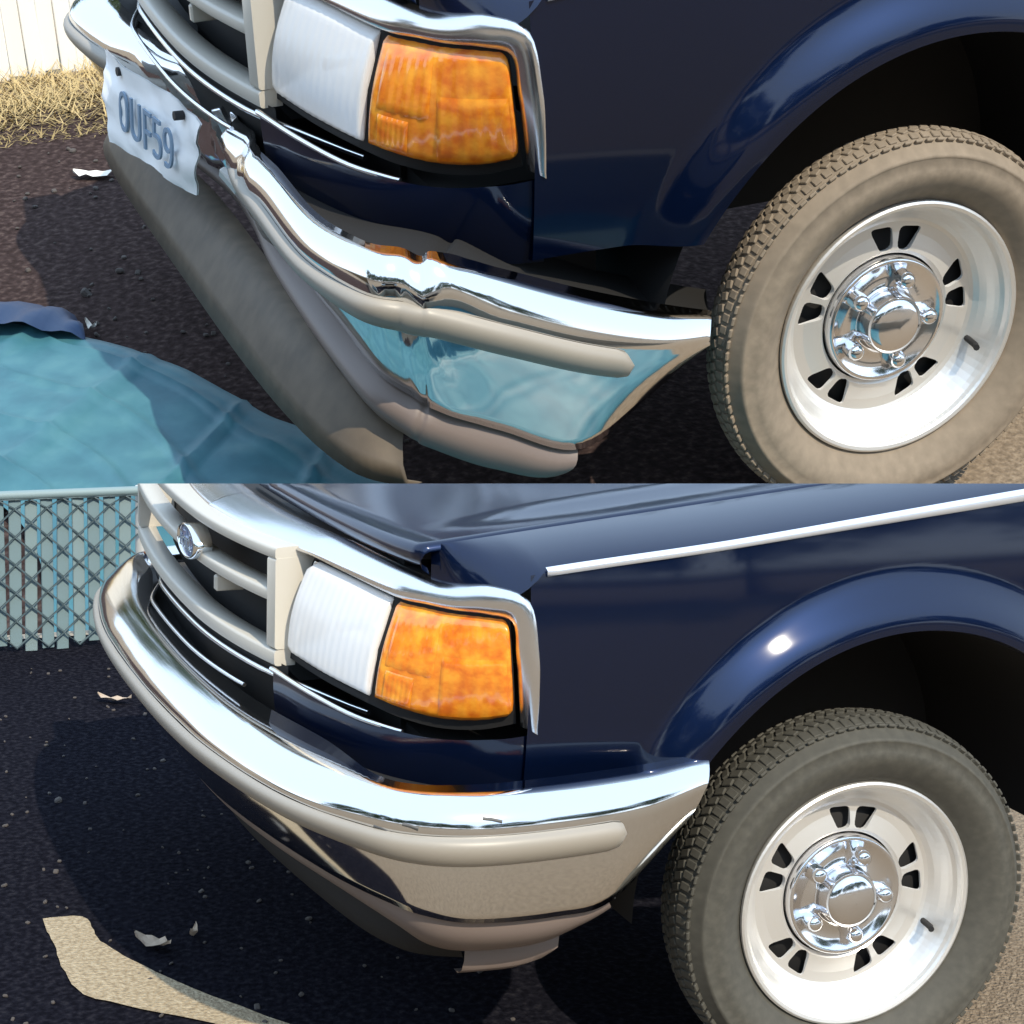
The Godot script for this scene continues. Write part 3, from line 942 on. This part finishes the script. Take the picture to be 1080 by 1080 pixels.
func build_fence(called: String, label: String, xf: Transform3D, x: float, z0: float, z1: float, h: float, pale: bool) -> void:
	var t := thing(called, label, "fence", xf)
	var pitch := 0.046
	var n := int((z1 - z0) / pitch)
	var g := Geo.new()
	g.box(Vector3.ZERO, Vector3(0.004, h * 0.5, 0.0222 if pale else 0.0175), Basis.IDENTITY, 0.0015)
	var slat_mesh := mesh_of(g)
	for k in n:
		var o := MeshInstance3D.new()
		o.name = "slat"
		o.mesh = slat_mesh
		o.material_override = M.slat_overlit if pale else (M.slat if k % 3 else M.slat_worn)
		o.position = Vector3(x + (0.002 if k % 2 else -0.002), h * 0.5 + 0.012 + rng.randf_range(-0.02, 0.012), z0 + pitch * (k + 0.5))
		o.rotation = Vector3(rng.randf_range(-0.012, 0.012), rng.randf_range(-0.12, 0.12), 0)
		t.add_child(o, true)
	# woven wire: each zigzag strand
	for k in (0 if pale else n + 1):
		var w := Geo.new()
		var path := []
		var rowsn := int(h / 0.042) + 1
		for i in rowsn + 1:
			var sw := 0.5 if (i + k) % 2 else -0.5
			path.append(Vector3(x + 0.010 + (0.003 if i % 2 else 0.0), minf(0.015 + i * 0.042, h), z0 + pitch * (k + sw)))
		w.tube(path, 0.0026 if pale else 0.0042, 5)
		put("wire", w, M.slat_overlit if pale else M.wire, t)
	var r := Geo.new()
	r.tube([Vector3(x + 0.004, h + 0.012, z0 - 0.05), Vector3(x + 0.004, h + 0.012, z1 + 0.05)], 0.014, 12)
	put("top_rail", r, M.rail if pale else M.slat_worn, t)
	for z in [z0 - 0.04, z1 + 0.04]:
		var p := Geo.new()
		p.tube([Vector3(x - 0.03, 0.0, z), Vector3(x - 0.03, h + 0.02, z)], 0.025, 12)
		put("post", p, M.rail, t)

func build_tarp() -> void:
	var t := thing("tarp", "wrinkled turquoise tarp on the dark ground below the bent bumper", "tarp", UPPER)
	var edge := spline([Vector3(-0.62, 0, 1.22), Vector3(-0.46, 0, 1.10), Vector3(-0.374, 0, 1.065), Vector3(-0.25, 0, 0.975), Vector3(-0.12, 0, 0.905), Vector3(0.0, 0, 0.860), Vector3(0.10, 0, 0.825), Vector3(0.20, 0, 0.772), Vector3(0.32, 0, 0.742), Vector3(0.40, 0, 0.700), Vector3(0.62, 0, 0.60), Vector3(0.88, 0, 0.42), Vector3(0.97, 0, 0.22), Vector3(1.02, 0, 0.02)], 6)
	var nz := FastNoiseLite.new()
	nz.seed = 31; nz.frequency = 1.5; nz.fractal_octaves = 3
	var fz := FastNoiseLite.new()
	fz.seed = 32; fz.frequency = 5.0; fz.fractal_type = FastNoiseLite.FRACTAL_RIDGED; fz.fractal_octaves = 2
	var rows := []
	for i in edge.size():
		var p: Vector3 = edge[i]
		var row := PackedVector3Array([Vector3(p.x, 0.004, p.z) - Vector3(0.008, 0, 0.008)])
		for k in 46:
			var f := k / 45.0
			var q := p + Vector3(0.80, 0, 0.95 - 0.7 * float(i) / edge.size()) * f * lerpf(0.51, 1.15, smoothstep(0.25, 0.7, float(i) / edge.size()))
			var y := 0.016 + 0.022 * maxf(0.0, nz.get_noise_2d(q.x * 0.8, q.z * 0.8) + 0.25) + 0.006 * maxf(0.0, fz.get_noise_2d(q.x * 0.6, q.z * 0.35))
			if i % 13 == 6: y += 0.010
			if k % 11 == 5: y += 0.008
			if k == 0: y += 0.008
			y *= smoothstep(-0.06, 0.06, f)
			q.y = 0.006 + y
			row.append(q)
		rows.append(row)
	var g := Geo.new()
	g.grid(rows, 0)
	put("tarp_sheet", g, M.tarp, t)
	# folded corner showing the dark blue underside
	var f2 := Geo.new()
	var fr := []
	var a := spline([Vector3(-0.66, 0.02, 1.26), Vector3(-0.58, 0.012, 1.12), Vector3(-0.52, 0.012, 1.06), Vector3(-0.415, 0.012, 1.055)], 5)
	var b := spline([Vector3(-0.50, 0.05, 1.32), Vector3(-0.42, 0.07, 1.22), Vector3(-0.36, 0.065, 1.14), Vector3(-0.33, 0.04, 1.065)], 5)
	for i in a.size():
		var row := PackedVector3Array()
		for k in 9:
			var f := k / 8.0
			row.append(a[i].lerp(b[i], f) + Vector3(0, 0.022 * sin(f * PI) + 0.006 * sin(i * 1.3 + f * 4.0), 0))
		fr.append(row)
	f2.grid(fr, 0)
	var fold := put("tarp_fold", f2, M.tarp_under, t)
	fold.set_meta("label", "dark blue folded-over corner of the tarp")

func build_straw() -> void:
	var g := Geo.new()
	for k in 3800:
		var base := Vector3(rng.randf_range(-2.18, -1.72), 0.0, rng.randf_range(0.45, 1.5))
		if rng.randf() < smoothstep(-1.95, -1.70, base.x): continue
		var l := rng.randf_range(0.03, 0.11)
		var a := rng.randf() * TAU
		var d := Vector3(cos(a), rng.randf_range(0.15, 0.9), sin(a)).normalized() * l
		var s := Vector3(-sin(a), 0, cos(a)) * rng.randf_range(0.0015, 0.0035)
		g.tri(base - s, base + s, base + d, -1)
	var o := put("dry_grass", g, M.straw, self)
	o.transform = UPPER
	o.set_meta("kind", "stuff")
	tag(o, "strip of dry straw-coloured grass along the whitened fence", "grass")
	var e := Geo.new()
	for k in 3000:
		var base := Vector3(rng.randf_range(-2.0, -1.62), 0.0, rng.randf_range(0.45, 1.5))
		var l := rng.randf_range(0.02, 0.06)
		var a := rng.randf() * TAU
		var d := Vector3(cos(a), rng.randf_range(0.05, 0.4), sin(a)).normalized() * l
		var s := Vector3(-sin(a), 0, cos(a)) * rng.randf_range(0.002, 0.004)
		e.tri(base - s, base + s, base + d, -1)
	var o2 := put("leaf_litter", e, M.straw_dark, self)
	o2.transform = UPPER
	o2.set_meta("kind", "stuff")
	tag(o2, "brown litter at the edge of the brown ground below the straw", "litter")

func scrap(called: String, label: String, cat_: String, xf: Transform3D, p: Vector3, size: Vector2, turn: float, m: Material, group := "") -> void:
	var g := Geo.new()
	var rows := []
	for i in 7:
		var f := i / 6.0 * 2.0 - 1.0
		var wid := sqrt(maxf(0.02, 1.0 - f * f)) * size.y * (0.75 + 0.35 * rng.randf())
		var row := PackedVector3Array()
		for k in 4:
			var v := k / 3.0 * 2.0 - 1.0
			row.append(Vector3(f * size.x, 0.004 + 0.012 * absf(v) * rng.randf() + 0.010 * f * f, v * wid))
		rows.append(row)
	g.grid(rows, -1)
	var o := put(called, g, m, self)
	o.transform = xf * Transform3D(Basis(Vector3.UP, turn), p)
	tag(o, label, cat_, group)

func build_gravel(called: String, label: String, xf: Transform3D, lo: Vector2, hi: Vector2, count: int) -> void:
	var g := Geo.new()
	for k in count:
		var p := Vector3(rng.randf_range(lo.x, hi.x), 0.006, rng.randf_range(lo.y, hi.y))
		var r := rng.randf_range(0.002, 0.0055) * (2.0 if rng.randf() < 0.06 else 1.0)
		g.box(p, Vector3(r, r * 0.6, r * rng.randf_range(0.6, 1.3)), Basis(Vector3.UP, rng.randf() * TAU) * Basis(Vector3.RIGHT, rng.randf()), r * 0.35)
	var o := put(called, g, M.stone, self)
	o.transform = xf
	o.set_meta("kind", "stuff")
	tag(o, label, "gravel")

func build_license_plate() -> void:
	var t := thing("license_plate", "crumpled white license plate with blue characters on the bent bumper", "license plate", UPPER)
	var c := [Vector3(-0.292, 0.600, 0.960), Vector3(0.180, 0.596, 0.905), Vector3(0.105, 0.452, 0.912), Vector3(-0.227, 0.452, 0.982)]
	var nz := FastNoiseLite.new()
	nz.seed = 5; nz.frequency = 6.0
	var fr := []
	var bk := []
	for i in 25:
		var u := i / 24.0
		var a := PackedVector3Array()
		var b := PackedVector3Array()
		for k in 13:
			var v := k / 12.0
			var p: Vector3 = c[0].lerp(c[1], u).lerp(c[3].lerp(c[2], u), v)
			p.z += 0.012 * nz.get_noise_2d(u * 0.35, v * 0.3) + 0.006 * sin(u * 7.0 + v * 2.0)
			a.append(p + Vector3(0, 0, 0.0015)); b.append(p - Vector3(0, 0, 0.0015))
		fr.append(a); b.reverse(); bk.append(b)
	var g := Geo.new()
	g.grid(fr, 0); g.grid(bk, 1)
	put("plate", g, M.plate, t)
	var right: Vector3 = (c[1] - c[0]).normalized()
	var up: Vector3 = (c[0] + c[1] - c[2] - c[3]).normalized()
	var nrm := right.cross(up).normalized()
	up = nrm.cross(right)
	var mid: Vector3 = (c[0] + c[1] + c[2] + c[3]) * 0.25
	for q in [["0UF59", 0.0024, Vector2(0.0, -0.006)]]:
		var w := MeshInstance3D.new()
		w.name = "characters"
		var tm := TextMesh.new()
		var sf := SystemFont.new()
		sf.font_names = PackedStringArray(["Droid Sans"])
		tm.font = sf; tm.text = q[0]; tm.font_size = 40; tm.pixel_size = q[1]; tm.depth = 0.004
		w.mesh = tm
		w.material_override = M.plate_ink
		w.transform = Transform3D(Basis(right, up, nrm), mid + right * q[2].x + up * q[2].y + nrm * 0.011)
		t.add_child(w, true)
	for q in [[0.2, 0.1], [0.8, 0.1]]:
		var bp: Vector3 = c[0].lerp(c[1], q[0]).lerp(c[3].lerp(c[2], q[0]), q[1])
		var bo := Geo.new()
		bo.tube([bp - nrm * 0.004, bp + nrm * 0.012], 0.008, 8)
		put("bolt", bo, M.dark_metal, t)
	# torn bracket pieces beside the plate
	var b := thing("bumper_bracket", "small bent metal bracket hanging beside the license plate", "bracket", UPPER)
	var bg := Geo.new()
	bg.box(Vector3(0.215, 0.585, 0.870), Vector3(0.012, 0.045, 0.006), Basis.from_euler(Vector3(0.2, 0.5, 0.35)), 0.002)
	put("arm", bg, M.satin, b)
	var bh := Geo.new()
	bh.box(Vector3(0.245, 0.520, 0.885), Vector3(0.022, 0.010, 0.006), Basis.from_euler(Vector3(0.3, 0.3, -0.7)), 0.002)
	put("tab", bh, M.rail, b)

func build_tree(p: Vector3, h: float, w: float, sd: int, group: String, label: String) -> void:
	var t := thing("added_tree", label, "tree", Transform3D(Basis(Vector3.UP, sd * 1.3), p), group)
	var r := RandomNumberGenerator.new()
	r.seed = sd
	var g := Geo.new()
	for q in [[Vector3(0, 0, 0), Vector3(0.1, h * 0.35, 0), 0.16], [Vector3(0.1, h * 0.3, 0), Vector3(0.7, h * 0.6, 0.4), 0.09], [Vector3(0.1, h * 0.33, 0), Vector3(-0.6, h * 0.65, -0.3), 0.09], [Vector3(0.1, h * 0.35, 0), Vector3(0.1, h * 0.8, 0.2), 0.08]]:
		var rows := []
		for i in 4:
			var ring := PackedVector3Array()
			for k in 8:
				var f := TAU * k / 8
				ring.append(q[0].lerp(q[1], i / 3.0) + Vector3(cos(f), 0, sin(f)) * q[2] * (1.0 - 0.22 * i))
			rows.append(ring)
		g.grid(rows, 0, true)
	put("trunk", g, M.bark, t)
	var c := Geo.new()
	var clumps := []
	for i in 26:
		var a := r.randf() * TAU
		var e := r.randf_range(-0.8, 1.0)
		var rad := sqrt(1.0 - e * e * 0.8) * r.randf_range(0.45, 1.0)
		clumps.append(Vector3(cos(a) * rad * w, h * 0.58 + e * h * 0.40, sin(a) * rad * w))
	for i in 7500:
		var cl: Vector3 = clumps[r.randi() % clumps.size()]
		var d := Vector3(r.randfn(), r.randfn() * 0.8, r.randfn()) * w * 0.22
		var p0 := cl + d
		var u := Vector3(r.randfn(), r.randfn(), r.randfn()).normalized() * 0.055 * w
		var v := u.cross(Vector3(r.randfn(), r.randfn(), r.randfn())).normalized() * 0.028 * w
		c.quad(p0 - u, p0 - v, p0 + u, p0 + v, -1)
	put("crown", c, M.foliage, t)

func build_trees() -> void:  # added out of view to darken what the truck sides mirror
	for k in 11:
		var a := lerpf(-0.75, 1.75, k / 10.0)
		build_tree(Vector3(cos(a) * 13.0 + 1.0, 0.0, sin(a) * 13.0 + rng.randf_range(-0.6, 0.6)), rng.randf_range(4.2, 5.4), rng.randf_range(1.7, 2.2), 100 + k, "added trees across the lot", "added leafy tree out of view that darkens reflections in the paint")

func build_far_trees() -> void:  # unseen row added so the hood mirrors something dark
	for k in 6:
		var a := lerpf(3.15, 4.25, k / 5.0)
		build_tree(Vector3(cos(a) * 27.0 - 3.0, 3.0, sin(a) * 27.0), rng.randf_range(9.5, 12.0), rng.randf_range(3.6, 4.6), 200 + k, "added trees up the slope", "added tall tree out of view that darkens the hood reflection")

func _ready() -> void:
	rng.seed = 4711
	var cam := Camera3D.new()
	cam.name = "camera"
	cam.transform = Transform3D(Vector3(0.392797, 0.033785, -0.919005), Vector3(-0.184362, 0.981930, -0.042701), Vector3(0.900956, 0.186202, 0.391928), EYE)
	cam.fov = rad_to_deg(2.0 * atan(540.0 / 2000.0))
	cam.near = 0.05
	cam.far = 500.0
	add_child(cam)
	var env := Environment.new()
	env.background_mode = Environment.BG_SKY
	var sky := Sky.new()
	var sm := ProceduralSkyMaterial.new()
	sm.sky_top_color = Color(0.74, 0.84, 0.95)
	sm.sky_horizon_color = Color(0.86, 0.91, 0.95)
	sm.sky_curve = 0.12
	sm.sky_energy_multiplier = 1.4
	sm.ground_horizon_color = Color(0.45, 0.42, 0.36)
	sm.ground_bottom_color = Color(0.30, 0.27, 0.22)
	sky.sky_material = sm
	env.sky = sky
	env.tonemap_mode = Environment.TONE_MAPPER_LINEAR
	env.tonemap_exposure = 1.0
	env.sdfgi_enabled = true
	env.ssao_enabled = true
	env.ssil_enabled = true
	var we := WorldEnvironment.new()
	we.name = "world_environment"
	we.environment = env
	add_child(we)
	var sun := DirectionalLight3D.new()
	sun.name = "sun"
	sun.light_color = Color(1.0, 0.95, 0.86)
	sun.light_energy = 1.5
	sun.light_angular_distance = 0.5
	sun.shadow_enabled = true
	add_child(sun)
	sun.look_at_from_position(SUN * 20.0, Vector3.ZERO, Vector3.UP)
	make_materials()
	build_ground()
	build_truck(false, "dark blue pickup truck with a straight chrome bumper beside the slatted fence", Transform3D.IDENTITY)
	build_truck(true, "dark blue pickup truck with a bent drooping bumper above a tarp", UPPER)
	build_fence("chain_link_fence", "blue-grey slatted chain-link fence beyond the straight bumper", Transform3D.IDENTITY, -2.30, 0.52, 1.55, 0.462, false)
	build_fence("slatted_fence", "slatted fence painted white as overexposure behind the dry grass", UPPER, -2.20, 0.30, 1.60, 0.42, true)
	build_trees()
	build_far_trees()
	build_tarp()
	build_license_plate()
	build_straw()
	build_gravel("gravel", "loose pebbles scattered over ground painted dark as shade before the straight bumper", Transform3D.IDENTITY, Vector2(-2.2, 0.35), Vector2(0.6, 1.45), 260)
	build_gravel("gravel", "loose pebbles scattered over ground painted brown as shade beside the bent bumper", UPPER, Vector2(-1.8, 0.3), Vector2(0.3, 1.6), 260)
	scrap("dry_leaf", "curled pinkish-brown dry leaf touching the painted sunlit strip", "leaf", Transform3D.IDENTITY, Vector3(-0.085, 0.012, 0.955), Vector2(0.045, 0.018), 0.6, M.leaf)
	scrap("dry_leaf", "tiny dry leaf just past the larger pinkish-brown one", "leaf", Transform3D.IDENTITY, Vector3(-0.104, 0.010, 0.872), Vector2(0.022, 0.007), -0.4, M.leaf)
	scrap("dry_leaf", "lone pale leaf on ground painted dark as shade in front of the slatted fence", "leaf", Transform3D.IDENTITY, Vector3(-1.69, 0.010, 0.70), Vector2(0.05, 0.016), 0.9, M.leaf)
	scrap("paper_scrap", "white paper scrap on ground painted brown as shade near the straw", "paper", UPPER, Vector3(-1.309, 0.006, 0.85), Vector2(0.05, 0.025), 1.2, M.paper)
	scrap("paper_scrap", "small pale scrap at the corner of the tarp", "paper", UPPER, Vector3(-0.44, 0.006, 1.035), Vector2(0.018, 0.008), 0.4, M.paper)
